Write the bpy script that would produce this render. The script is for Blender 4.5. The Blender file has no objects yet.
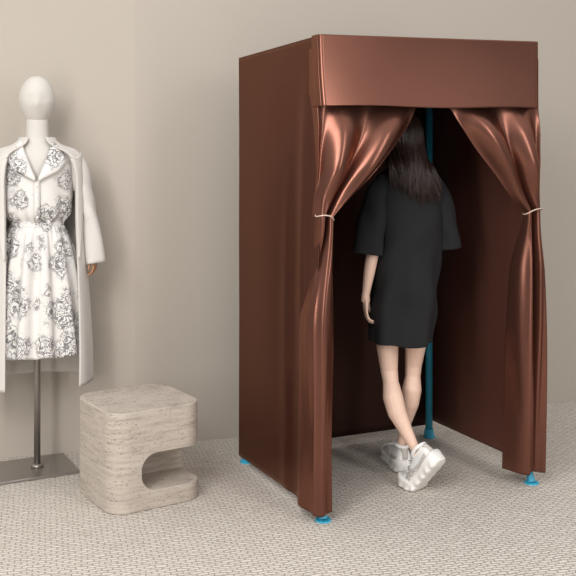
import bpy, bmesh, math, random
from mathutils import Vector, Matrix, Euler
random.seed(7)
sc = bpy.context.scene
COL = sc.collection
PI = math.pi

# ------------------------------------------------------------------ helpers
def lin(r, g, b):
    f = lambda c: (c/255/12.92) if c/255 <= .04045 else ((c/255+.055)/1.055)**2.4
    return (f(r), f(g), f(b), 1)

def new_mat(name):
    m = bpy.data.materials.new(name); m.use_nodes = True
    nt = m.node_tree; b = nt.nodes['Principled BSDF']
    return m, nt, b

def nd(nt, typ, **kw):
    n = nt.nodes.new(typ)
    for k, v in kw.items():
        if k in n.inputs.keys(): n.inputs[k].default_value = v
        else: setattr(n, k, v)
    return n

def simple(name, col, rough=.6, metal=0, noise=0, scale=30, bump=0, sheen=0):
    m, nt, b = new_mat(name)
    b.inputs['Roughness'].default_value = rough; b.inputs['Metallic'].default_value = metal
    if sheen: b.inputs['Sheen Weight'].default_value = sheen
    tc = nd(nt, 'ShaderNodeTexCoord')
    nz = nd(nt, 'ShaderNodeTexNoise', Scale=scale, Detail=4)
    nt.links.new(tc.outputs['Object'], nz.inputs['Vector'])
    r = nd(nt, 'ShaderNodeValToRGB')
    r.color_ramp.elements[0].color = tuple(c*(1-noise) for c in col[:3])+(1,)
    r.color_ramp.elements[1].color = tuple(min(1, c*(1+noise)) for c in col[:3])+(1,)
    r.color_ramp.elements[0].position = .3; r.color_ramp.elements[1].position = .7
    nt.links.new(nz.outputs['Fac'], r.inputs['Fac']); nt.links.new(r.outputs['Color'], b.inputs['Base Color'])
    if bump:
        bp = nd(nt, 'ShaderNodeBump', Strength=bump, Distance=.002)
        nt.links.new(nz.outputs['Fac'], bp.inputs['Height']); nt.links.new(bp.outputs['Normal'], b.inputs['Normal'])
    return m

def mesh_obj(name, verts, faces, mat, parent=None, smooth=True):
    me = bpy.data.meshes.new(name)
    me.from_pydata([tuple(v) for v in verts], [], faces); me.update()
    bm = bmesh.new(); bm.from_mesh(me); bmesh.ops.recalc_face_normals(bm, faces=bm.faces); bm.to_mesh(me); bm.free()
    if smooth: me.polygons.foreach_set('use_smooth', [True]*len(me.polygons))
    me.materials.append(mat)
    o = bpy.data.objects.new(name, me); COL.objects.link(o)
    if parent: o.parent = parent
    return o

def root(name, label, cat, loc=(0,0,0), rz=0):
    o = bpy.data.objects.new(name, None); COL.objects.link(o)
    o.empty_display_size = .1
    o.location = loc; o.rotation_euler = (0,0,rz); o['label'] = label; o['category'] = cat
    return o

class G:
    """geometry collector"""
    def __init__(s): s.v = []; s.f = []
    def add(s, v, f):
        k = len(s.v); s.v += [Vector(p) for p in v]; s.f += [tuple(i+k for i in q) for q in f]
    def grid(s, fn, nu, nv, wrap=False):
        v = []; f = []
        cu = nu if wrap else nu+1
        for j in range(nv+1):
            for i in range(cu): v.append(fn(i/nu, j/nv))
        for j in range(nv):
            for i in range(nu):
                a = j*cu+i; b = j*cu+(i+1) % cu
                f.append((a, b, b+cu, a+cu))
        s.add(v, f)
    def loft(s, rings, cap=True):
        n = len(rings[0]); v = [p for r in rings for p in r]; f = []
        for j in range(len(rings)-1):
            for i in range(n):
                a = j*n+i; b = j*n+(i+1) % n
                f.append((a, b, b+n, a+n))
        if cap:
            f.append(tuple(range(n-1, -1, -1))); f.append(tuple(range((len(rings)-1)*n, len(rings)*n)))
        s.add(v, f)
    def tube(s, pts, rad, n=12, cap=True):
        pts = [Vector(p) for p in pts]
        if not hasattr(rad, '__len__'): rad = [rad]*len(pts)
        rings = []; up = None
        for i, p in enumerate(pts):
            d = (pts[min(i+1, len(pts)-1)]-pts[max(i-1, 0)]).normalized()
            if up is None:
                up = Vector((0,0,1)) if abs(d.z) < .9 else Vector((0,1,0))
            x = up.cross(d)
            if x.length < 1e-4: x = Vector((1,0,0)).cross(d)
            x.normalize(); y = d.cross(x).normalized(); up = y
            rings.append([p + rad[i]*(math.cos(2*PI*k/n)*x + math.sin(2*PI*k/n)*y) for k in range(n)])
        s.loft(rings, cap)
    def ball(s, c, r, nu=20, nv=12, M=None):
        if not hasattr(r, '__len__'): r = (r, r, r)
        c = Vector(c); rings = []
        for j in range(nv+1):
            t = PI*(.02+.96*j/nv); ring = []
            for i in range(nu):
                a = 2*PI*i/nu
                q = Vector((r[0]*math.sin(t)*math.cos(a), r[1]*math.sin(t)*math.sin(a), r[2]*math.cos(t)))
                if M: q = M @ q
                ring.append(c+q)
            rings.append(ring)
        s.loft(rings)
    def limb(s, pts, rads):
        for i, p in enumerate(pts):
            s.ball(p, rads[i], 16, 10)
            if i: s.tube([pts[i-1], p], [rads[i-1], rads[i]], 16)
    def box(s, c, d, M=None):
        c = Vector(c); v = []
        for x in (-1,1):
            for y in (-1,1):
                for z in (-1,1):
                    q = Vector((x*d[0]/2, y*d[1]/2, z*d[2]/2)); v.append(c+(M@q if M else q))
        s.add(v, [(0,1,3,2),(4,6,7,5),(0,4,5,1),(2,3,7,6),(0,2,6,4),(1,5,7,3)])
    def build(s, name, mat, parent=None, smooth=True, off=None):
        v = s.v if off is None else [p-off for p in s.v]
        return mesh_obj(name, v, s.f, mat, parent, smooth)

def bake(o):
    bpy.context.view_layer.update()
    dg = bpy.context.evaluated_depsgraph_get()
    me = bpy.data.meshes.new_from_object(o.evaluated_get(dg))
    o.modifiers.clear(); old = o.data; o.data = me; me.name = o.name
    bpy.data.meshes.remove(old)
    me.polygons.foreach_set('use_smooth', [True]*len(me.polygons))

def remesh(o, voxel, it=6, fac=.5):
    m = o.modifiers.new('r', 'REMESH'); m.mode = 'VOXEL'; m.voxel_size = voxel; m.use_smooth_shade = True
    if it:
        k = o.modifiers.new('s', 'SMOOTH'); k.factor = fac; k.iterations = it
    bake(o)

def solid(o, t, off=0, sub=0):
    m = o.modifiers.new('solid', 'SOLIDIFY'); m.thickness = t; m.offset = off
    if sub:
        q = o.modifiers.new('sub', 'SUBSURF'); q.levels = sub; q.render_levels = sub

def lerp(a, b, t): return a+(b-a)*t
def sm(a, b, x):
    t = max(0, min(1, (x-a)/(b-a))); return t*t*(3-2*t)
def table(tb, z):
    if z <= tb[0][0]: return tb[0][1:]
    n = len(tb)
    for i in range(n-1):
        p, q = tb[i], tb[i+1]
        if z <= q[0]:
            p0 = tb[max(i-1,0)]; q1 = tb[min(i+2,n-1)]
            h = q[0]-p[0]; t = (z-p[0])/h; out = []
            for k in range(1, len(p)):
                m0 = (q[k]-p0[k])/(q[0]-p0[0])*h; m1 = (q1[k]-p[k])/(q1[0]-p[0])*h
                t2, t3 = t*t, t*t*t
                out.append((2*t3-3*t2+1)*p[k]+(t3-2*t2+t)*m0+(-2*t3+3*t2)*q[k]+(t3-t2)*m1)
            return tuple(out)
    return tb[-1][1:]

# ------------------------------------------------------------------ materials
def mat_wall():
    m, nt, b = new_mat('plaster'); b.inputs['Roughness'].default_value = .9
    tc = nd(nt, 'ShaderNodeTexCoord')
    n1 = nd(nt, 'ShaderNodeTexNoise', Scale=1.0, Detail=2)
    n2 = nd(nt, 'ShaderNodeTexNoise', Scale=180, Detail=3)
    nt.links.new(tc.outputs['Object'], n1.inputs['Vector']); nt.links.new(tc.outputs['Object'], n2.inputs['Vector'])
    r = nd(nt, 'ShaderNodeValToRGB')
    r.color_ramp.elements[0].color = lin(183,174,163); r.color_ramp.elements[1].color = lin(188,179,168)
    nt.links.new(n1.outputs['Fac'], r.inputs['Fac']); nt.links.new(r.outputs['Color'], b.inputs['Base Color'])
    bp = nd(nt, 'ShaderNodeBump', Strength=.06, Distance=.002)
    nt.links.new(n2.outputs['Fac'], bp.inputs['Height']); nt.links.new(bp.outputs['Normal'], b.inputs['Normal'])
    return m

def mat_carpet():
    m, nt, b = new_mat('woven carpet'); b.inputs['Roughness'].default_value = .95
    tc = nd(nt, 'ShaderNodeTexCoord')
    mp = nd(nt, 'ShaderNodeMapping'); mp.inputs['Rotation'].default_value = (0,0,math.radians(-14))
    nz = nd(nt, 'ShaderNodeTexNoise', Scale=16, Detail=3)
    vs = nd(nt, 'ShaderNodeVectorMath', operation='SUBTRACT'); vs.inputs[1].default_value = (.5,.5,.5)
    vm = nd(nt, 'ShaderNodeVectorMath', operation='SCALE'); vm.inputs['Scale'].default_value = .032
    va = nd(nt, 'ShaderNodeVectorMath', operation='ADD')
    nt.links.new(tc.outputs['Object'], nz.inputs['Vector']); nt.links.new(nz.outputs['Color'], vs.inputs[0])
    nt.links.new(vs.outputs[0], vm.inputs[0])
    nt.links.new(tc.outputs['Object'], va.inputs[0]); nt.links.new(vm.outputs[0], va.inputs[1])
    nt.links.new(va.outputs[0], mp.inputs['Vector'])
    br = nd(nt, 'ShaderNodeTexBrick')
    for k, v in {'Scale':1.0, 'Mortar Size':.0046, 'Mortar Smooth':1.0, 'Brick Width':.044, 'Row Height':.0180}.items():
        br.inputs[k].default_value = v
    br.inputs['Color1'].default_value = lin(219,211,202); br.inputs['Color2'].default_value = lin(206,198,188)
    br.inputs['Mortar'].default_value = lin(157,148,138)
    nt.links.new(mp.outputs[0], br.inputs['Vector'])
    n2 = nd(nt, 'ShaderNodeTexNoise', Scale=240, Detail=3); nt.links.new(tc.outputs['Object'], n2.inputs['Vector'])
    mx = nd(nt, 'ShaderNodeMixRGB', blend_type='MULTIPLY'); mx.inputs['Fac'].default_value = .3
    rr = nd(nt, 'ShaderNodeValToRGB'); rr.color_ramp.elements[0].position = .3; rr.color_ramp.elements[1].position = .65
    rr.color_ramp.elements[0].color = (.5,.5,.5,1)
    nt.links.new(n2.outputs['Fac'], rr.inputs['Fac'])
    nt.links.new(br.outputs['Color'], mx.inputs['Color1']); nt.links.new(rr.outputs['Color'], mx.inputs['Color2'])
    nt.links.new(mx.outputs['Color'], b.inputs['Base Color'])
    inv = nd(nt, 'ShaderNodeMath', operation='SUBTRACT'); inv.inputs[0].default_value = 1
    nt.links.new(br.outputs['Fac'], inv.inputs[1])
    ad = nd(nt, 'ShaderNodeMath', operation='MULTIPLY_ADD'); ad.inputs[1].default_value = .4
    nt.links.new(n2.outputs['Fac'], ad.inputs[0]); nt.links.new(inv.outputs[0], ad.inputs[2])
    bp = nd(nt, 'ShaderNodeBump', Strength=.56, Distance=.006)
    nt.links.new(ad.outputs[0], bp.inputs['Height']); nt.links.new(bp.outputs['Normal'], b.inputs['Normal'])
    return m

def mat_satin(name, c, rough, metal):
    m, nt, b = new_mat(name)
    tc = nd(nt, 'ShaderNodeTexCoord')
    nz = nd(nt, 'ShaderNodeTexNoise', Scale=5, Detail=2)
    nt.links.new(tc.outputs['Object'], nz.inputs['Vector'])
    r = nd(nt, 'ShaderNodeValToRGB')
    r.color_ramp.elements[0].color = tuple(x*.94 for x in c)+(1,); r.color_ramp.elements[1].color = tuple(x*1.06 for x in c)+(1,)
    nt.links.new(nz.outputs['Fac'], r.inputs['Fac']); nt.links.new(r.outputs['Color'], b.inputs['Base Color'])
    b.inputs['Metallic'].default_value = metal; b.inputs['Roughness'].default_value = rough
    b.inputs['Specular Tint'].default_value = (1,.70,.57,1)
    return m

def mat_travertine():
    m, nt, b = new_mat('travertine'); b.inputs['Roughness'].default_value = .75
    tc = nd(nt, 'ShaderNodeTexCoord')
    mp = nd(nt, 'ShaderNodeMapping'); mp.inputs['Scale'].default_value = (5,5,50); mp.inputs['Rotation'].default_value = (.03,.02,0)
    n1 = nd(nt, 'ShaderNodeTexNoise', Scale=1.5, Detail=9, Roughness=.71)
    nt.links.new(tc.outputs['Object'], mp.inputs['Vector']); nt.links.new(mp.outputs[0], n1.inputs['Vector'])
    r = nd(nt, 'ShaderNodeValToRGB'); e = r.color_ramp.elements
    e[0].position = .3; e[0].color = lin(154,143,131); e[1].position = .66; e[1].color = lin(193,183,172)
    x = e.new(.47); x.color = lin(179,168,156)
    nt.links.new(n1.outputs['Fac'], r.inputs['Fac'])
    mp2 = nd(nt, 'ShaderNodeMapping'); mp2.inputs['Scale'].default_value = (50,50,120)
    vo = nd(nt, 'ShaderNodeTexNoise', Scale=1.4, Detail=2)
    nt.links.new(tc.outputs['Object'], mp2.inputs['Vector']); nt.links.new(mp2.outputs[0], vo.inputs['Vector'])
    r2 = nd(nt, 'ShaderNodeValToRGB'); r2.color_ramp.elements[0].position = .32; r2.color_ramp.elements[1].position = .39
    r2.color_ramp.elements[0].color = (.60,.55,.51,1)
    nt.links.new(vo.outputs['Fac'], r2.inputs['Fac'])
    mx = nd(nt, 'ShaderNodeMixRGB', blend_type='MULTIPLY'); mx.inputs['Fac'].default_value = 1
    nt.links.new(r.outputs['Color'], mx.inputs['Color1']); nt.links.new(r2.outputs['Color'], mx.inputs['Color2'])
    nt.links.new(mx.outputs['Color'], b.inputs['Base Color'])
    bp = nd(nt, 'ShaderNodeBump', Strength=.25, Distance=.002)
    nt.links.new(r2.outputs['Color'], bp.inputs['Height']); nt.links.new(bp.outputs['Normal'], b.inputs['Normal'])
    return m

def mat_print():
    m, nt, b = new_mat('printed cotton'); b.inputs['Roughness'].default_value = .85
    tc = nd(nt, 'ShaderNodeTexCoord')
    nzv = nd(nt, 'ShaderNodeTexNoise', Scale=20, Detail=2)
    nt.links.new(tc.outputs['Object'], nzv.inputs['Vector'])
    ad = nd(nt, 'ShaderNodeVectorMath', operation='MULTIPLY_ADD'); ad.inputs[1].default_value = (.07,.07,.07)
    nt.links.new(nzv.outputs['Color'], ad.inputs[0]); nt.links.new(tc.outputs['Object'], ad.inputs[2])
    vo = nd(nt, 'ShaderNodeTexVoronoi', Scale=9.5); vo.inputs['Randomness'].default_value = .9
    nt.links.new(ad.outputs[0], vo.inputs['Vector'])
    rp = nd(nt, 'ShaderNodeMapRange'); rp.inputs['From Min'].default_value = .66; rp.inputs['From Max'].default_value = .44
    nt.links.new(vo.outputs['Distance'], rp.inputs['Value'])
    n = nd(nt, 'ShaderNodeTexNoise', Scale=30, Detail=3, Distortion=1.0); nt.links.new(tc.outputs['Object'], n.inputs['Vector'])
    k2 = nd(nt, 'ShaderNodeMath', operation='MULTIPLY'); k2.inputs[1].default_value = 6; nt.links.new(n.outputs['Fac'], k2.inputs[0])
    f2 = nd(nt, 'ShaderNodeMath', operation='FRACT'); nt.links.new(k2.outputs[0], f2.inputs[0])
    l2 = nd(nt, 'ShaderNodeMapRange'); l2.inputs['From Min'].default_value = .50; l2.inputs['From Max'].default_value = .30; nt.links.new(f2.outputs[0], l2.inputs['Value'])
    k = nd(nt, 'ShaderNodeMath', operation='MULTIPLY'); k.inputs[1].default_value = 4.2; nt.links.new(vo.outputs['Distance'], k.inputs[0])
    fr = nd(nt, 'ShaderNodeMath', operation='FRACT'); nt.links.new(k.outputs[0], fr.inputs[0])
    l1 = nd(nt, 'ShaderNodeMath', operation='LESS_THAN'); l1.inputs[1].default_value = .17; nt.links.new(fr.outputs[0], l1.inputs[0])
    both = nd(nt, 'ShaderNodeMath', operation='MAXIMUM'); nt.links.new(l1.outputs[0], both.inputs[0]); nt.links.new(l2.outputs['Result'], both.inputs[1])
    mul = nd(nt, 'ShaderNodeMath', operation='MULTIPLY'); nt.links.new(both.outputs[0], mul.inputs[0]); nt.links.new(rp.outputs['Result'], mul.inputs[1])
    mx = nd(nt, 'ShaderNodeMixRGB'); mx.inputs['Color1'].default_value = lin(226,223,219); mx.inputs['Color2'].default_value = lin(124,121,122)
    nt.links.new(mul.outputs[0], mx.inputs['Fac']); nt.links.new(mx.outputs['Color'], b.inputs['Base Color'])
    return m

M_wall = mat_wall(); M_carpet = mat_carpet(); M_trav = mat_travertine(); M_print = mat_print()
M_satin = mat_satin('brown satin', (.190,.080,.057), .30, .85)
M_satin_shaded = mat_satin('brown satin side shaded', (.098,.039,.029), .31, .82)  # same cloth as the front, with the side's shade put into the colour
M_satin_inside_shade = mat_satin('brown satin right side shaded', (.150,.058,.043), .42, .45)  # same satin, no lining; interior shade mixed into the colour
M_satin_back_shade = mat_satin('brown satin back shaded', (.034,.014,.010), .42, .5)  # same satin again, the booth's deep inner shade painted as near-black brown
M_teal = simple('teal painted metal', lin(58,172,206), .4, 0, .05)
M_cord = simple('pale cord', lin(205,180,165), .45, .2, .05)
M_skin = simple('skin', lin(232,197,177), .5, 0, .03, 12)
M_black = simple('black cotton', lin(20,20,22), .92, 0, .1, 300, .15)
M_hair = simple('dark brown hair', lin(48,31,26), .35, 0, .35, 60)
M_shoe = simple('white leather', lin(244,242,239), .5, 0, .02, 60, .1)
M_sole = simple('off white rubber', lin(238,235,230), .6, 0, .03, 60)
M_over = simple('pale grey suede', lin(196,190,184), .8, 0, .03, 60)
M_lace = simple('white cotton lace', lin(246,245,243), .8, 0, .02, 200)
M_mann = simple('white mannequin cloth', lin(208,203,196), .75, 0, .02, 120, .1)
M_wood = simple('turned beech', lin(176,130,96), .5, 0, .15, 40)
M_coat = simple('off white wool', lin(212,207,201), .9, 0, .03, 200, .2, .1)
M_steel = simple('brushed steel', lin(160,154,148), .38, .8, .05, 90)
M_plate = simple('brushed steel plate', lin(150,144,138), .3, .6, .05, 60)

# ------------------------------------------------------------------ setting
def struct(o): o['kind'] = 'structure'; return o
g = G(); g.add([(-4,-2,0),(5,-2,0),(5,7.5,0),(-4,7.5,0)], [(0,1,2,3)])
struct(g.build('floor', M_carpet, smooth=False))
cx, cy = -.785, 5.0
def wall(name, a, b, t=.12, h=3.2):
    a = Vector((a[0],a[1],0)); b = Vector((b[0],b[1],0)); n = Vector((-(b-a).y,(b-a).x,0)).normalized()*t
    u = Vector((0,0,h)); g = G()
    g.add([a,b,b+n,a+n,a+u,b+u,b+n+u,a+n+u], [(0,1,5,4),(1,2,6,5),(2,3,7,6),(3,0,4,7),(4,5,6,7),(0,3,2,1)])
    return struct(g.build(name, M_wall, smooth=False))
wall('wall_back', (cx,cy), (5.0, cy+5.785*.37))
wall('wall_left', (-4, cy-3.215*.24), (cx, cy))

# ------------------------------------------------------------------ changing booth
ang = math.radians(24.9); W, D, H = 1.115, .87, 2.0
ux = Vector((math.cos(ang), math.sin(ang), 0)); vx = Vector((-math.sin(ang), math.cos(ang), 0))
FL = Vector((.131, 4.0, 0))
booth = root('changing_booth', 'freestanding brown satin changing booth with tied back curtains and teal feet', 'changing booth',
             FL+ux*W/2+vx*D/2, ang)
def L(x, y, z): return Vector((x-W/2, y-D/2, z))
for (px, py, r_) in ((.022,.030,.011),(W-.020,.030,.011),(.024,D-.024,.014),(W-.05,D-.05,.019)):
    g = G(); g.tube([L(px,py,.010), L(px,py,H-.02)], r_, 16)
    p = g.build('pole', M_teal, booth)
    g = G()
    fy = py-.016 if py < .1 else py
    g.tube([L(px,fy,.0), L(px,fy,.006)], [.033,.032], 28)
    g.tube([L(px,fy if py < .1 else py,.006), L(px,py,.045)], [r_+.007,r_+.005], 20)
    for k in range(4):
        a = PI/4+k*PI/2; g.tube([L(px+.026*math.cos(a), fy+.026*math.sin(a), .005), L(px+.026*math.cos(a), fy+.026*math.sin(a), .009)], .004, 8)
    g.build('foot', M_teal, p, smooth=False)
ins = .03
for a, b in (((ins,ins),(W-ins,ins)),((W-ins,ins),(W-ins,D-ins)),((W-ins,D-ins),(ins,D-ins)),((ins,D-ins),(ins,ins))):
    g = G(); g.tube([L(a[0],a[1],H-.04), L(b[0],b[1],H-.04)], .013, 12); g.build('top_rail', M_teal, booth)

def topz(x, y): return H + .022*(x/W)*(1-y/D) - .018*(y/D)*(1-x/W)
g = G(); g.grid(lambda s,t: L(s*W, t*D, topz(s*W,t*D)-.02*math.sin(PI*s)*math.sin(PI*t)), 30, 24); o = g.build('canopy', M_satin_shaded, booth); solid(o,.004,-1)
def panel_dx(y, t):
    s = y/D; e = math.sin(PI*max(0,min(1,t)))**.7; f = 1-s
    dx = -.012*e*math.sin(PI*s) + .003*e*math.sin(7*s+2.0*t)
    dx += .003*math.sin(7*t+6*s)*sm(.3,1,f)*e
    k = sm(.03,.25,t)
    dx += -.014*math.exp(-((y-.10-.03*t)/.06)**2)*k - .006*math.exp(-((y-.25-.06*t)/.05)**2)*k*sm(.15,.6,t)
    return -.006+dx
def leftp(s, t):
    y = s*D; zb = lerp(.05,.03,s); z = lerp(topz(0,y), zb, t)
    return L(panel_dx(y, t), y, z)
g = G(); g.grid(leftp, 120, 90); o = g.build('side_panel', M_satin_shaded, booth); solid(o,.003)
def rightp(s, t):
    y = s*D; z = lerp(topz(W,y), .07, t); e = math.sin(PI*t)
    return L(W+.004+.006*e*math.sin(11*s+1.2*t)+.003*e*math.sin(22*s-1.5*t+1)*sm(0,.3,t)+.003*e*math.sin(4*t+9*s), y, z)
g = G(); g.grid(rightp, 90, 60); o = g.build('side_panel', M_satin_inside_shade, booth); solid(o,.003)
def backp(s, t):
    x = s*W; z = lerp(topz(x,D), .05, t); e = math.sin(PI*t)
    return L(x, D+.004+.008*e*math.sin(12*s+2*t)+.004*e*math.sin(5*t+15*s), z)
g = G(); g.grid(backp, 80, 60); o = g.build('back_panel', M_satin_back_shade, booth); solid(o,.003)
# valance: a thin hanging flap with short soft returns at both ends
def val(s, t):
    x = lerp(-.014, W-.006-.026*t*t, s); z = lerp(topz(max(0,x),0)+.003, 1.708+.010*s+.004*math.sin(9*s), t)
    y = -.024 - .060*t**1.8*(.5+.5*math.sin(PI*s)) - .0030*t*math.sin(11*s+1)
    y += .014*sm(.008,0,s)+.012*sm(.98,1,s)
    return L(x, y, z)
g = G(); g.grid(val, 200, 50)
g.grid(lambda s,t: L(lerp(-.014,W-.006,s), lerp(-.010,.01,t), topz(s*W,0)+.003), 60, 3)
for sd in (0,1):
    def ret(s, t):
        p = val(sd, t); q = L(-.015 if sd == 0 else W+.001, .045, p.z)
        r = p.lerp(q, s); r.x += (-.002 if sd == 0 else .003)*math.sin(PI*s)*t
        return r
    g.grid(ret, 8, 50)
o = g.build('valance', M_satin, booth); solid(o,.002)

# curtains
def curtain(mirror):
    zb = .062 if mirror else .040
    zt = 1.255
    lo_t, hi_t = (-.022,.080) if mirror else (-.022,.058)
    N = 2.1
    def tie_p(s):
        x = lerp(lo_t, hi_t, s)
        y = -.014 + .020*math.sin(2*PI*N*s+.6) + .005*math.sin(2*PI*2*N*s)
        if s < .22:
            k = (1-s/.22)
            y += .075*k**1.5
            if not mirror: x = lerp(x, .006, sm(.5,1,k))      # outer edge tucked behind the side panel
        return x, y
    def fn(s, t):
        z = lerp(1.95, zb, t)
        n3 = math.sin(2*PI*N*s+.6)
        tx, ty = tie_p(s)
        if z >= zt:
            tau = max(0, min(1, (1.74-z)/(1.74-zt)))
            k = max(0, 1-tau**1.25)
            c = .1
            if s < c: xtop, yw = -.010, .075*(1-s/c)
            else: xtop, yw = -.010+.489*(s-c)/(1-c), 0
            x = lerp(tx, xtop, k)
            fr = sm(.06,.22,s)
            A = .009+.030*math.sin(PI*min(1,tau*1.05))
            y0 = .002-.020*sm(0,.3,tau) + fr*(A*n3 - .050*math.sin(PI*tau)*s**1.5 + .020*math.sin(2*PI*1.1*s+2.6*tau)*math.sin(PI*tau) + .004*math.sin(2*PI*5.3*s+3*tau)*sm(.1,.8,tau)) + yw
            y = lerp(y0, ty, sm(.55,1,tau))
            x += .010*math.sin(2*PI*N*s+2.1)*math.sin(PI*tau)*fr
        else:
            q = (zt-z)/(zt-zb)
            if mirror:
                e = sm(0,.24,q)
                fold = math.sin(2*PI*1.8*s+1.0+1.2*q) + .35*math.sin(2*PI*3.4*s+2-1.6*q) + .15*math.sin(2*PI*6*s+1+2*q)
                bil = math.sin(PI*min(1,q*.95))
                lo, hi = -.028-.022*bil-.014*q, .080+.016*bil+.044*q
                x = lerp(lo, hi, s) + .008*math.sin(6*q+1)*(s-.5)
                y = -.026 + .025*fold + .09*(abs(s-.5)*2)**3 - .012*bil*math.sin(PI*s)
                x += .005*math.sin(2*PI*1.8*s+2.6+1.2*q)
            else:
                e = sm(0,.40,q)
                tt = (topz(0,0)-z)/(topz(0,0)-.05)
                fold2 = math.sin(2*PI*1.9*s+1.0+2.2*q) + .3*math.sin(2*PI*3.9*s+.4-1.8*q)
                if s < .62:
                    c = s/.62
                    y = .36*(1-c)**1.1 - .018
                    x0 = panel_dx(max(0,y), tt)
                    x = lerp(x0+.010, min(x0-.004,-.036), sm(0,.9,c)) - .011*fold2*sm(.15,.5,c)*(1-sm(.85,1,c))
                else:
                    c = (s-.62)/.38
                    x = lerp(-.039, .048+.007*math.sin(PI*q)+.004*math.sin(7*q), c)
                    y = -.018-.022*math.sin(PI*c)+.012*fold2*sm(0,.3,c)
            x = lerp(tx, x, e); y = lerp(ty, y, e)
            if not mirror and s < .2:
                tt = (topz(0,0)-z)/(topz(0,0)-.05)
                x = lerp(max(x, panel_dx(max(0,y), tt)+.008), x, sm(0,.2,s))
            x += .002*math.sin(8*q+4*s)*e
        if mirror: x = W-x
        return L(x, y, z)
    g = G(); g.grid(fn, 190, 190)
    c = g.build('curtain', M_satin, booth); solid(c,.0016)
    g = G(); pts = []
    mid, hw = (lo_t+hi_t)/2, (hi_t-lo_t)/2-.003
    for i in range(49):
        a = 2*PI*i/48
        x = mid+hw*math.copysign(abs(math.cos(a))**.8, math.cos(a)); y = -.006+.035*math.sin(a)
        pts.append(L(W-x if mirror else x, y, zt-.010*math.cos(a)-.007*math.cos(2*a)))
    g.tube(pts, .003, 8, cap=False)
    g.build('tie_back', M_cord, c)
curtain(False); curtain(True)

# ------------------------------------------------------------------ stool
st = math.radians(33); S, R, HS = .434, .086, .425
g = G()
def rsq(h, r, n=10):
    out = []
    for (qx,qy,a0) in ((1,1,0),(-1,1,90),(-1,-1,180),(1,-1,270)):
        for i in range(n+1):
            a = math.radians(a0+90*i/n); out.append((qx*(h-r)+r*math.cos(a), qy*(h-r)+r*math.sin(a)))
    return out
bev = .006; rings = []
for k in range(5):
    a = PI/2*k/4; d = bev*(1-math.sin(a)); rings.append([Vector((x,y,bev*(1-math.cos(a)))) for x,y in rsq(S/2-d, R-d)])
for k in range(5):
    a = PI/2*k/4; d = bev*(1-math.cos(a)); rings.append([Vector((x,y,HS-bev+bev*math.sin(a))) for x,y in rsq(S/2-d, R-d)])
g.loft(rings)
stool = g.build('stool', M_trav)
stool['label'] = 'rounded travertine block stool with a recess low on one side'; stool['category'] = 'stool'
g = G(); u0, z0, z1, rr = -.080, .080, .238, .070
prof = [(u0+rr+rr*math.cos(PI+PI/2*i/8), z0+rr+rr*math.sin(PI+PI/2*i/8)) for i in range(9)]
prof += [(.4,z0),(.4,z1)]
prof += [(u0+rr+rr*math.cos(PI/2+PI/2*i/8), z1-rr+rr*math.sin(PI/2+PI/2*i/8)) for i in range(9)]
g.loft([[Vector((x,-.4,z)) for x,z in prof],[Vector((x,.0,z)) for x,z in prof]])
cut = g.build('cutter_temp', M_trav)
bo = stool.modifiers.new('b','BOOLEAN'); bo.object = cut; bo.operation = 'DIFFERENCE'; bo.solver = 'EXACT'
bv = stool.modifiers.new('bv','BEVEL'); bv.width = .004; bv.segments = 3; bv.limit_method = 'ANGLE'; bv.angle_limit = math.radians(40)
bake(stool)
cm = cut.data; bpy.data.objects.remove(cut); bpy.data.meshes.remove(cm)
stool.modifiers.new('wn','WEIGHTED_NORMAL')
stool.location = (-.668,4.345,0); stool.rotation_euler = (0,0,st)

# ------------------------------------------------------------------ hands (shared builder)
def hand_geo(g, wrist, d, w, p, k=1.0, curl=.35):
    wrist = Vector(wrist); d = Vector(d).normalized(); w = (Vector(w)-d*Vector(w).dot(d)).normalized()
    p = d.cross(w) if d.cross(w).dot(Vector(p)) > 0 else -d.cross(w)
    Mx = Matrix((w, p, d)).transposed()
    g.ball(wrist+d*.045*k, (.034*k,.0135*k,.050*k), 20, 12, Mx)
    g.ball(wrist+d*.068*k, (.037*k,.011*k,.024*k), 20, 12, Mx)
    g.tube([wrist-d*.01, wrist+d*.03*k], [.020*k,.022*k], 14)
    for o_, ln, r, ci in ((-.030,.056,.0060,1.25),(-.0105,.070,.0066,1.1),(.0105,.076,.007,.95),(.030,.068,.0068,.8)):
        q = wrist+d*(.080-.06*abs(o_-.008))*k+w*o_*k; pts = [q-d*.02*k-w*o_*.25*k, q]; a = curl*.7*ci
        for fr in (.45,.3,.25):
            q = q+(d*math.cos(a)+p*math.sin(a)+w*o_*2.6*fr).normalized()*ln*fr*k; pts.append(q); a += curl*1.2*ci
        g.limb(pts, [r*k*1.1,r*k*1.05,r*k,r*k*.92,r*k*.8])
    q = wrist+d*.018*k+w*.022*k+p*.006*k
    t = [q, q+(w*.50+d*.82+p*.3).normalized()*.034*k]
    t.append(t[-1]+(w*.2+d*.95+p*.25).normalized()*.028*k); t.append(t[-1]+(w*.05+d*.98+p*.2).normalized()*.022*k)
    g.limb(t, [.013*k,.0098*k,.0085*k,.007*k])

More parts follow.
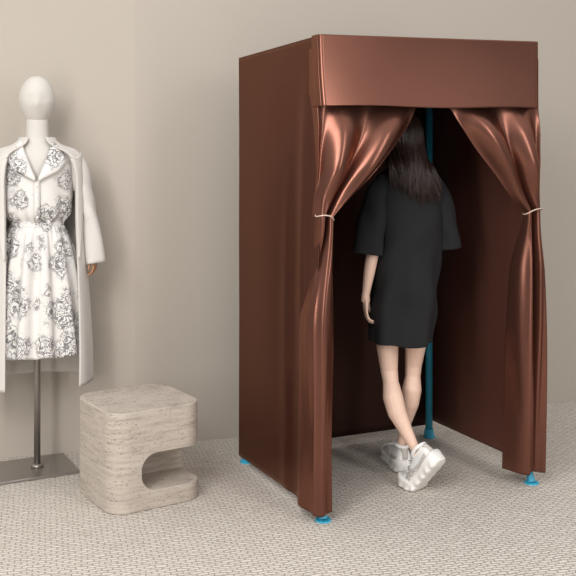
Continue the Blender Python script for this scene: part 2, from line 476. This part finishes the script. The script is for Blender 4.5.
# ------------------------------------------------------------------ mannequin
man = root('mannequin', 'white dress form on a pole stand in printed blouse, skirt and open off-white coat', 'mannequin', (-1.2,4.66,0), math.radians(14))
def ell(c, rx, ry, z, n=48): return [Vector((c[0]+rx*math.cos(2*PI*i/n), c[1]+ry*math.sin(2*PI*i/n), z)) for i in range(n)]
Mb = Matrix.Rotation(math.radians(13),3,'Z')
g = G(); g.box((-.02,.005,.007),(.37,.31,.014),Mb); o = g.build('base_plate', M_plate, man, smooth=False)
b_ = o.modifiers.new('b','BEVEL'); b_.width = .003; b_.segments = 2
g = G(); g.tube([(0,0,.014),(0,0,.03)], [.03,.026], 24); g.tube([(0,0,.03),(0,0,1.2)], .0155, 16); g.build('pole', M_steel, man)
g = G(); tb = [(1.10,.10,.075),(1.18,.105,.08),(1.28,.125,.092),(1.38,.145,.105),(1.46,.155,.104),(1.51,.145,.090),(1.545,.10,.070),(1.57,.062,.058),(1.60,.053,.052),(1.65,.051,.050),(1.69,.050,.050)]
g.loft([ell((0,0),a,b,z) for z,a,b in tb]); g.build('torso', M_mann, man)
g = G(); rings = []
for j in range(49):
    t = PI*(.015+.97*j/48); zz = -math.cos(t); w = math.sin(t)**.95
    taper = 1-.24*(0 if zz > 0 else -zz)
    y0 = -.014*zz; ring = []
    for p in ell((0,y0-.005), .086*w*taper, .1*w*taper, 1.762+.12*zz, 64):
        nx = p.x/.086; fr = max(0, -p.y/.1)
        if fr > 0:
            p.y -= .008*math.exp(-(nx/.2)**2)*math.exp(-((zz+.18)/.2)**2)*fr
            for s_ in (-1,1): p.y += .006*math.exp(-((nx-s_*.38)/.26)**2)*math.exp(-((zz-.05)/.18)**2)*fr
        ring.append(p)
    rings.append(ring)
g.loft(rings); g.build('head', M_mann, man)
# blouse
TB = [(1.165,.110,.084),(1.19,.120,.092),(1.225,.152,.115),(1.28,.162,.123),(1.34,.166,.125),(1.41,.170,.126),(1.46,.172,.121),(1.505,.163,.106),(1.535,.133,.09),(1.56,.09,.072),(1.58,.070,.066)]
def shirt(s, t):
    z = lerp(1.165, 1.575, t)
    rx, ry = table(TB, z)
    gp = .02+.95*sm(1.38,1.57,z)**.9
    a = -PI/2 + gp + s*(2*PI-2*gp)
    fold = .006*math.sin(9*a+14*z)*sm(1.45,1.2,z)+ .006*math.sin(17*a)*sm(1.33,1.17,z)
    return Vector(((rx+fold)*math.cos(a), (ry+fold)*math.sin(a), z))
g = G(); g.grid(shirt, 140, 50)
sh = g.build('blouse', M_print, man); solid(sh,.003)
for sg in (-1,1):
    g = G()
    inner = [(.062,.03,1.586),(.068,-.040,1.578),(.062,-.075,1.540),(.035,-.115,1.470),(.006,-.130,1.395)]
    outer = [(.086,.035,1.545),(.114,-.045,1.528),(.136,-.088,1.480),(.100,-.122,1.432),(.010,-.136,1.387)]
    def coll(s, t):
        f = t*(len(inner)-1); i = min(int(f), len(inner)-2); q = f-i
        a = Vector(inner[i]).lerp(Vector(inner[i+1]), q); b = Vector(outer[i]).lerp(Vector(outer[i+1]), q)
        p = a.lerp(b, s); p.y -= .010+.010*math.sin(PI*s); p.x *= sg
        return p
    g.grid(coll, 6, 24); o = g.build('collar', M_print, sh); solid(o,.006)
    g = G(); g.tube([(sg*.12,0,1.505),(sg*.17,0,1.465),(sg*.198,0,1.40),(sg*.208,0,1.34)], [.040,.046,.046,.045], 24, cap=False)
    o = g.build('short_sleeve', M_print, sh); solid(o,.002,-1)
g = G(); g.grid(lambda s,t: Vector((lerp(-.013,.013,s), -table(TB, lerp(1.19,1.39,t))[1]-.008, lerp(1.19,1.39,t))), 2, 24); o = g.build('placket', M_print, sh); solid(o,.004)
for k in range(4):
    z = 1.215+.05*k; yb = -table(TB, z)[1]-.012
    g = G(); g.tube([(0,yb+.003,z),(0,yb-.001,z)], .0055, 12); g.build('button', M_lace, sh)
# skirt
def skirt(s, t):
    z = lerp(1.18, .565, t); a = 2*PI*s
    rx = lerp(.116,.236,t**.66); ry = lerp(.090,.178,t**.66)
    w = math.sin(13*a+.4*math.sin(3*a)+.2*t)
    f = 1+(.10*math.copysign(abs(w)**.8, w)+.02*math.sin(6*a+1))*sm(0,.22,t)+.012*math.sin(39*a)*sm(.35,.02,t)
    return Vector((rx*f*math.cos(a), ry*f*math.sin(a), z+.006*w*t))
g = G(); g.grid(skirt, 312, 44, wrap=True); sk = g.build('skirt', M_print, man); solid(sk,.003)
g = G(); g.loft([ell((0,0),.117,.091,1.150),ell((0,0),.1235,.098,1.154),ell((0,0),.1235,.098,1.190),ell((0,0),.118,.092,1.194)], cap=False); o = g.build('waistband', M_print, sk); solid(o,.004)
# coat
TC = [(.42,.258,.215),(.6,.254,.210),(.9,.238,.194),(1.2,.214,.168),(1.4,.206,.158),(1.47,.200,.144),(1.518,.187,.118),(1.542,.142,.100),(1.565,.096,.084),(1.59,.082,.078)]
TE = {1:[(.42,-42),(.7,-40),(1.0,-37),(1.2,-34),(1.4,-32),(1.5,-42),(1.56,-58),(1.6,-62)],
     -1:[(.42,-57),(.7,-56),(1.0,-53),(1.2,-49),(1.4,-46),(1.5,-50),(1.56,-60),(1.6,-62)]}
def coat(s, t):
    z = lerp(.42, 1.59, t); rx, ry = table(TC, z); e = math.radians(table(TE[1], z)[0]); e2 = math.radians(table(TE[-1], z)[0])
    a = lerp(e, PI-e2, s)
    f = 1+.016*math.sin(9*a+2*z)*sm(1.2,.5,z)+.006*math.sin(5*a+4*z)
    return Vector((rx*f*math.cos(a), ry*f*math.sin(a)+.005, z))
g = G(); g.grid(coat, 120, 70); ct = g.build('coat', M_coat, man); solid(ct,.006)
for sg in (-1,1):
    def lap(s, t):
        z = lerp(1.02, 1.49, t); rx, ry = table(TC, z); e = math.radians(table(TE[sg], z)[0])
        a = e+s*.66*t**.8; k = 1.025+.03*math.sin(PI*s)
        return Vector((sg*rx*k*math.cos(a), ry*k*math.sin(a)-.004, z+.03*s*t))
    g = G(); g.grid(lap, 8, 40); o = g.build('lapel', M_coat, ct); solid(o,.004)
    def coll2(s, t):
        z = lerp(1.495, 1.585, t); rx, ry = table(TC, z); e = math.radians(table(TE[sg], z)[0])
        a = e+s*.58; k = 1.04+.04*math.sin(PI*s)
        return Vector((sg*rx*k*math.cos(a), ry*k*math.sin(a)-.006, z-.035*s*(1-t*.3)))
    g = G(); g.grid(coll2, 8, 20); o = g.build('collar', M_coat, ct); solid(o,.004)
    P = [(.115,.0,1.512),(.155,.0,1.494),(.190,0,1.442),(.210,0,1.36),(.226,-.002,1.28),(.244,-.008,1.19),(.260,-.02,1.10),(.272,-.034,.985)]
    Rr = [.042,.048,.052,.053,.053,.053,.054,.055]
    fine = []; fr = []
    for i in range(len(P)-1):
        for k in range(8):
            q = k/8; fine.append(Vector(P[i]).lerp(Vector(P[i+1]), q)); fr.append(lerp(Rr[i],Rr[i+1],q))
    fine.append(Vector(P[-1])); fr.append(Rr[-1])
    for _ in range(6):
        fine = [fine[0]]+[(fine[i-1]+fine[i]*2+fine[i+1])/4 for i in range(1,len(fine)-1)]+[fine[-1]]
    fine = [Vector((sg*p.x,p.y,p.z)) for p in fine]
    g = G(); g.tube(fine, fr, 36, cap=False)
    for j in range(len(fine)):
        for i in range(36):
            v = g.v[j*36+i]; tt = j/(len(fine)-1); th = 2*PI*i/36
            dv = (v-fine[j])*(1+.10*math.sin(3*th+9*tt)*tt+.06*math.sin(2*th+30*tt)*sm(.25,.45,tt)*sm(.85,.6,tt))
            dv.x *= lerp(1,.84,sm(.2,.5,tt))
            g.v[j*36+i] = fine[j]+dv
    o = g.build('sleeve', M_coat, ct); solid(o,.004,-1)
    g = G(); hand_geo(g, (sg*.268,-.034,1.025), (0.02*sg,-.12,-1), (-sg*.35,-.9,0), (-sg*.9,.3,0), .74, .5)
    g.tube([(sg*.264,-.025,1.08),(sg*.268,-.034,1.015)], [.020,.016], 14)
    o = g.build('hand', M_wood, man); remesh(o,.003,3)

# ------------------------------------------------------------------ person
P0 = Vector((.54,4.5,0))
per = root('person', 'person with long brown hair entering the booth in black t-shirt dress and white sneakers', 'person', P0, 0)
V = Vector
g = G()
yaw = math.radians(15); Ry = Matrix.Rotation(yaw,3,'Z'); sx = V((math.cos(yaw), math.sin(yaw), 0)); fd = V((-math.sin(yaw), math.cos(yaw), 0))
g.limb([V((.482,4.50,.86)),V((.470,4.507,.74)),V((.461,4.52,.62)),V((.470,4.532,.51)),V((.476,4.515,.455)),V((.482,4.479,.395)),V((.499,4.458,.33)),V((.538,4.432,.25)),V((.572,4.405,.185)),V((.588,4.388,.150)),V((.594,4.40,.11))],
       [.062,.059,.052,.041,.037,.047,.044,.031,.022,.021,.026])
g.limb([V((.596,4.54,.86)),V((.602,4.57,.74)),V((.604,4.605,.62)),V((.596,4.632,.51)),V((.593,4.63,.455)),V((.587,4.620,.395)),V((.579,4.623,.33)),V((.562,4.645,.24)),V((.550,4.668,.16)),V((.545,4.675,.12)),V((.541,4.68,.08))],
       [.062,.059,.052,.041,.037,.047,.043,.030,.021,.021,.026])
for c, r in (((.54,4.515,.90),(.114,.084,.09)),((.548,4.51,.98),(.108,.082,.09)),((.556,4.505,1.08),(.096,.074,.09)),((.556,4.505,1.18),(.102,.078,.1)),((.555,4.505,1.29),(.116,.078,.11)),((.553,4.5,1.365),(.122,.054,.05))):
    g.ball(c, r, 28, 18, Ry)
g.limb([V((.553,4.495,1.39)),V((.549,4.503,1.46)),V((.540,4.518,1.55))], [.048,.044,.043])
g.limb([V((.45,4.469,1.367)),V((.412,4.459,1.346)),V((.398,4.45,1.25)),V((.395,4.445,1.12)),V((.386,4.445,1.06)),V((.371,4.45,.97)),V((.356,4.46,.868))],
       [.034,.036,.035,.031,.030,.026,.018])
hand_geo(g, (.355,4.461,.862), (.03,.14,-1), (-.10,1,.1), (1,.05,0), .94, .30)
g.limb([V((.655,4.531,1.367)),V((.693,4.541,1.346)),V((.715,4.55,1.25)),V((.722,4.575,1.12)),V((.708,4.63,1.07)),V((.675,4.72,1.00)),V((.640,4.79,.93))],
       [.034,.036,.035,.031,.030,.026,.018])
hand_geo(g, (.638,4.793,.925), (-.10,.35,-.93), (-.4,.9,.2), (-.9,-.35,0), .90, .42)
hc = V((.538,4.526,1.597))
Rh = Matrix.Rotation(math.radians(26),3,'Z') @ Matrix.Rotation(math.radians(-5),3,'Y') @ Matrix.Rotation(math.radians(-9),3,'X'); hf = Rh @ V((0,1,0)); hs = Rh @ V((1,0,0)); hu = Rh @ V((0,0,1))
g.ball(hc, (.069,.088,.098), 28, 18, Rh)
g.ball(hc+hf*.03-hu*.055, (.053,.060,.060), 24, 14, Rh)
g.ball(hc+hf*.068-hu*.10, (.024,.02,.018), 16, 10, Rh)
g.limb([hc+hf*.084, hc+hf*.100-hu*.032], [.008,.012])
g.ball(hc+hf*.085-hu*.066, (.022,.010,.006), 14, 8, Rh); g.ball(hc+hf*.084-hu*.076, (.018,.010,.006), 14, 8, Rh)
for s_ in (-1,1):
    g.ball(hc+hs*.070*s_-hf*.004-hu*.015, (.008,.018,.030), 14, 10, Rh)
    g.ball(hc+hs*.030*s_+hf*.072+hu*.008, (.015,.012,.010), 14, 10, Rh)
    g.ball(hc+hs*.030*s_+hf*.075+hu*.026, (.022,.010,.005), 14, 10, Rh)
body = g.build('body', M_skin, per, off=P0)
remesh(body, .0032, 4)

# dress: loose t-shirt cut, drop shoulders, soft folds
TD = [(.640,.524,4.535,.143,.133),(.75,.532,4.53,.148,.131),(.85,.541,4.525,.150,.128),(.95,.551,4.52,.148,.122),(1.05,.559,4.515,.143,.117),(1.15,.560,4.51,.143,.115),(1.25,.558,4.508,.148,.112),(1.33,.557,4.505,.156,.106),(1.385,.556,4.502,.160,.093),(1.412,.555,4.50,.148,.082),(1.436,.554,4.5,.112,.072),(1.455,.552,4.502,.078,.066),(1.468,.551,4.504,.066,.062)]
def dress(s, t):
    z = lerp(.640, 1.468, t); X, Y, rx, ry = table(TD, z); a = 2*PI*s
    low = sm(1.25,.7,z)
    f = .010*math.sin(5*a+2.0*z)*low + .005*math.sin(9*a-3*z+1)*low + .004*low
    mid = sm(1.40,1.25,z)*sm(.66,.90,z)
    f += mid*(.006*math.sin(3*a+13*z)+.006*math.sin(2*a+19*z+.5)+.005*math.sin(-2*a+25*z+1.3)+.003*math.sin(4*a-31*z)+.003)
    p = Ry @ V(((rx+f)*math.cos(a), (ry+f)*math.sin(a), 0))
    dz = .006*math.sin(a*2+1)+.003*math.sin(5*a) if t == 0 else 0
    return V((X,Y,z+dz))+p-P0
g = G(); g.grid(dress, 160, 130, wrap=True)
def sleeve(pts, rad, ph):
    fine = []; fr = []
    n = 8
    for i in range(len(pts)-1):
        for k in range(n):
            q = k/n; fine.append(V(pts[i]).lerp(V(pts[i+1]), q)-P0); fr.append(lerp(rad[i], rad[i+1], q))
    fine.append(V(pts[-1])-P0); fr.append(rad[-1])
    for _ in range(8):
        fine = [fine[0]]+[(fine[i-1]+fine[i]*2+fine[i+1])/4 for i in range(1,len(fine)-1)]+[fine[-1]]
    k0 = len(g.v); g.tube(fine, fr, 40, cap=False)
    for j in range(len(fine)):
        for i in range(40):
            v = g.v[k0+j*40+i]; c = fine[j]; tt = j/(len(fine)-1); th = 2*PI*i/40
            g.v[k0+j*40+i] = c+(v-c)*(1+.09*math.sin(3*th+ph+4*tt)*tt+.06*math.sin(2*th+15*tt+ph)*math.sin(PI*tt))
sleeve([(.48,4.479,1.378),(.44,4.468,1.364),(.408,4.459,1.312),(.391,4.453,1.23),(.375,4.45,1.15),(.363,4.45,1.058)], [.044,.053,.060,.062,.065,.068], 0)
sleeve([(.63,4.526,1.378),(.67,4.537,1.364),(.702,4.546,1.312),(.721,4.552,1.23),(.737,4.556,1.15),(.748,4.56,1.072)], [.044,.053,.060,.061,.063,.064], 2)
dr = g.build('dress', M_black, per); solid(dr,.002)

# hair
def hairpath(az, t, off=0, dz=0, jx=0):
    a = -PI/2 + az*math.radians(118)
    rx, ry, rz = .079+off, .098+off, .109+off
    tt = t/.42
    if t < .42:
        th = math.radians(4)+tt*math.radians(96)
        q = V((rx*math.sin(th)*math.cos(a), ry*math.sin(th)*math.sin(a), rz*math.cos(th)))
        return hc+Rh@q+V((0,0,.004))
    th = math.radians(100)
    q = V((rx*math.sin(th)*math.cos(a), ry*math.sin(th)*math.sin(a), rz*math.cos(th)))
    p0 = hc+Rh@q+V((0,0,.004))
    f = (t-.42)/.58
    zend = 1.316+.078*sm(.3,-1,az)+.014*sm(.5,1,az)+dz
    x = lerp(p0.x, .586+.118*az+jx, sm(-.03,1.08,f)); y = lerp(p0.y, 4.390+.045*az*az+.03*az-off, sm(0,.75,f)); z = lerp(p0.z, zend, f)
    x += .007*math.sin(5*f+az*4)*f
    return V((x,y,z))
g = G(); g.grid(lambda s,t: hairpath(lerp(-1,1,s), t*(.84+.03*math.sin(s*23)), .0025*math.sin(s*70)+.0025*math.sin(s*31))-P0, 150, 50)
for k in range(1000):
    az = random.uniform(-1,1); off = random.uniform(.000,.007); dz = random.gauss(0,.018)+.012*math.sin(az*17)+.006*math.sin(az*41); jx = random.gauss(0,.006)+.011*math.sin(az*17+1)
    n = 22; pts = [hairpath(az, i/n, off, dz, jx)-P0 for i in range(n+1)]
    r = random.uniform(.0012,.0021)
    g.tube(pts, [r*.6]+[r]*(n-5)+[r*.9,r*.8,r*.6,r*.4,r*.15], 5)
hr = g.build('hair', M_hair, per)

# shoes
def shoe(ball_pt, yawdeg, flex, sc_=1.0):
    Rz = Matrix.Rotation(math.radians(yawdeg),3,'Z'); yb = .06
    def T(p):
        p = V(p)*1.0; k = sm(yb+.035, yb-.035, p.y)
        a = flex*k; dy = p.y-yb; c, s_ = math.cos(a), math.sin(a)
        q = V((p.x, dy*c+p.z*s_, -dy*s_+p.z*c)) if a else V((p.x, dy, p.z))
        return Rz @ (q*sc_) + V(ball_pt) - P0
    st = [(-.130,.024,.085),(-.124,.034,.104),(-.105,.040,.118),(-.075,.042,.118),(-.045,.043,.114),(-.015,.044,.108),(.015,.045,.097),(.045,.048,.086),(.08,.049,.077),(.112,.045,.069),(.138,.036,.062),(.152,.022,.052)]
    g = G(); rings = []
    for y, hw, zt in st:
        ring = []
        for i in range(24):
            a = 2*PI*i/24; ca, sa = math.cos(a), math.sin(a)
            x = hw*math.copysign(abs(ca)**.75, ca); z = .036+((zt-.036)*abs(sa)**.75 if sa > 0 else -.012*abs(sa))
            if sa > 0: x *= 1-.22*sa
            ring.append(T((x,y,z)))
        rings.append(ring)
    g.loft(rings)
    cp = [T((.030*math.cos(2*PI*i/20), -.075+.042*math.sin(2*PI*i/20), .113+.008*math.cos(2*PI*i/20)**2-.004*math.sin(2*PI*i/20))) for i in range(21)]
    g.tube(cp, .009, 8, cap=False)
    up = g.build('shoe', M_shoe, per)
    for k in (-1,1):
        def surf(y, zz, o_=.0025):
            zt = table(st, y)[1]; hw = table(st, y)[0]
            sa = max(0,min(1,((zz-.036)/(zt-.036))))**(1/.75); ca = math.sqrt(max(0,1-sa*sa))
            return T((k*(hw*ca**.75*(1-.22*sa)+o_), y, zz))
        def ov(s, t):
            y = lerp(-.115, .10, s)
            return surf(y, lerp(.052, lerp(.078,.060,s)-.008*math.sin(PI*s*2), t))
        g = G(); g.grid(ov, 24, 6)
        for y0, y1 in ((-.03,.01),(.0,.035),(.03,.06)):
            g.tube([surf(lerp(y0,y1,i/6), lerp(.05,table(st,y1)[1]-.012,i/6), .003) for i in range(7)], .003, 6)
        o = g.build('side_overlay', M_over, up); solid(o,.003)
    so = [(-.146,.024),(-.140,.038),(-.120,.049),(-.09,.054),(-.05,.053),(-.01,.051),(.03,.055),(.07,.059),(.11,.055),(.14,.044),(.158,.029),(.168,.014)]
    g = G(); rings = []
    for q in range(61):
        y = lerp(-.146,.168,q/60); hw = table(so, y)[0]
        ring = []
        top = .050+.014*sm(-.02,-.13,y)+.008*sm(.1,.16,y); bot = .010*sm(.11,.17,y)+.006*sm(-.11,-.146,y)
        for i in range(24):
            a = 2*PI*i/24; ca, sa = math.cos(a), math.sin(a)
            x = hw*math.copysign(abs(ca)**.4, ca)*(1+(.08*math.sin(y*150) if sa < -.2 else 0)-(.14 if abs(sa) < .25 else 0)); z = (top+bot)/2+(top-bot)/2*math.copysign(abs(sa)**.45, sa)
            ring.append(T((x,y,z)))
        rings.append(ring)
    g.loft(rings); sl = g.build('sole', M_sole, up)
    g = G()
    for y, z, hw in ((.0,.107,.028),(.02,.100,.029),(.04,.091,.030),(.06,.085,.030)):
        g.tube([T((lerp(-hw,hw,i/8), y+.006*(i%2), z-.010*((i-4)/4)**2+.002)) for i in range(9)], .0032, 6)
    for k in (-1,1): g.tube([T((0,-.005,.111)),T((k*.018,-.004,.119)),T((k*.026,.004,.109)),T((k*.012,.006,.107)),T((0,-.003,.111))], .0028, 6)
    g.build('laces', M_lace, up)
    g = G(); g.grid(lambda s,t: T((lerp(-.016,.016,s), -.131+.010*(abs(s-.5)*2)**2-.004+.012*t*t, lerp(.068,.117,t))), 8, 6); o = g.build('heel_tab', M_over, up); solid(o,.004)
shoe((.590,4.388,0), 46, math.radians(50), 1.0)
d = V((-.17,.985,0)); hb = V((.556,4.60,0)); shoe(hb+d*.20, math.degrees(math.atan2(.17,.985)), 0, 1.0)

# ------------------------------------------------------------------ camera, light, world
cam = bpy.data.objects.new('camera', bpy.data.cameras.new('camera')); COL.objects.link(cam)
cam.location = (0,0,1.53); cam.rotation_euler = (PI/2,0,0)
cam.data.sensor_width = 36; cam.data.lens = 974/576*36; cam.data.shift_y = -138/576
sc.camera = cam
def area(name, loc, tgt, sx_, sy_, p, col=(1,1,1)):
    l = bpy.data.lights.new(name,'AREA'); l.shape = 'RECTANGLE'; l.size = sx_; l.size_y = sy_; l.energy = p; l.color = col
    o = bpy.data.objects.new(name,l); COL.objects.link(o); o.location = loc
    o.rotation_euler = (V(tgt)-V(loc)).to_track_quat('-Z','Y').to_euler()
area('key_light', (-1.6,.4,3.7), (.2,4.6,.8), 2.6, 1.8, 110, (1,.985,.965))
area('added_strip_light', (-1.7,.6,1.9), (.2,4.0,1.1), .45, 2.4, 50, (1,.975,.95))  # unseen lamp, added to draw vertical highlights on the satin folds
area('added_strip_light', (2.6,1.0,2.2), (.6,4.3,1.1), .45, 2.6, 47, (1,.985,.965))  # second unseen lamp, added for fold highlights from the right
w = bpy.data.worlds.new('world'); sc.world = w; w.use_nodes = True
nt = w.node_tree; bg = nt.nodes['Background']
tc = nd(nt,'ShaderNodeTexCoord'); sp = nd(nt,'ShaderNodeSeparateXYZ'); nt.links.new(tc.outputs['Generated'], sp.inputs[0])
mr = nd(nt,'ShaderNodeMapRange'); mr.inputs['From Min'].default_value = -.05; mr.inputs['From Max'].default_value = .75
mr.inputs['To Min'].default_value = .31; mr.inputs['To Max'].default_value = 1.08; mr.interpolation_type = 'SMOOTHSTEP'
nt.links.new(sp.outputs['Z'], mr.inputs['Value']); nt.links.new(mr.outputs['Result'], bg.inputs['Strength'])
bg.inputs[0].default_value = (1,.985,.968,1)
sc.view_settings.view_transform = 'Standard'
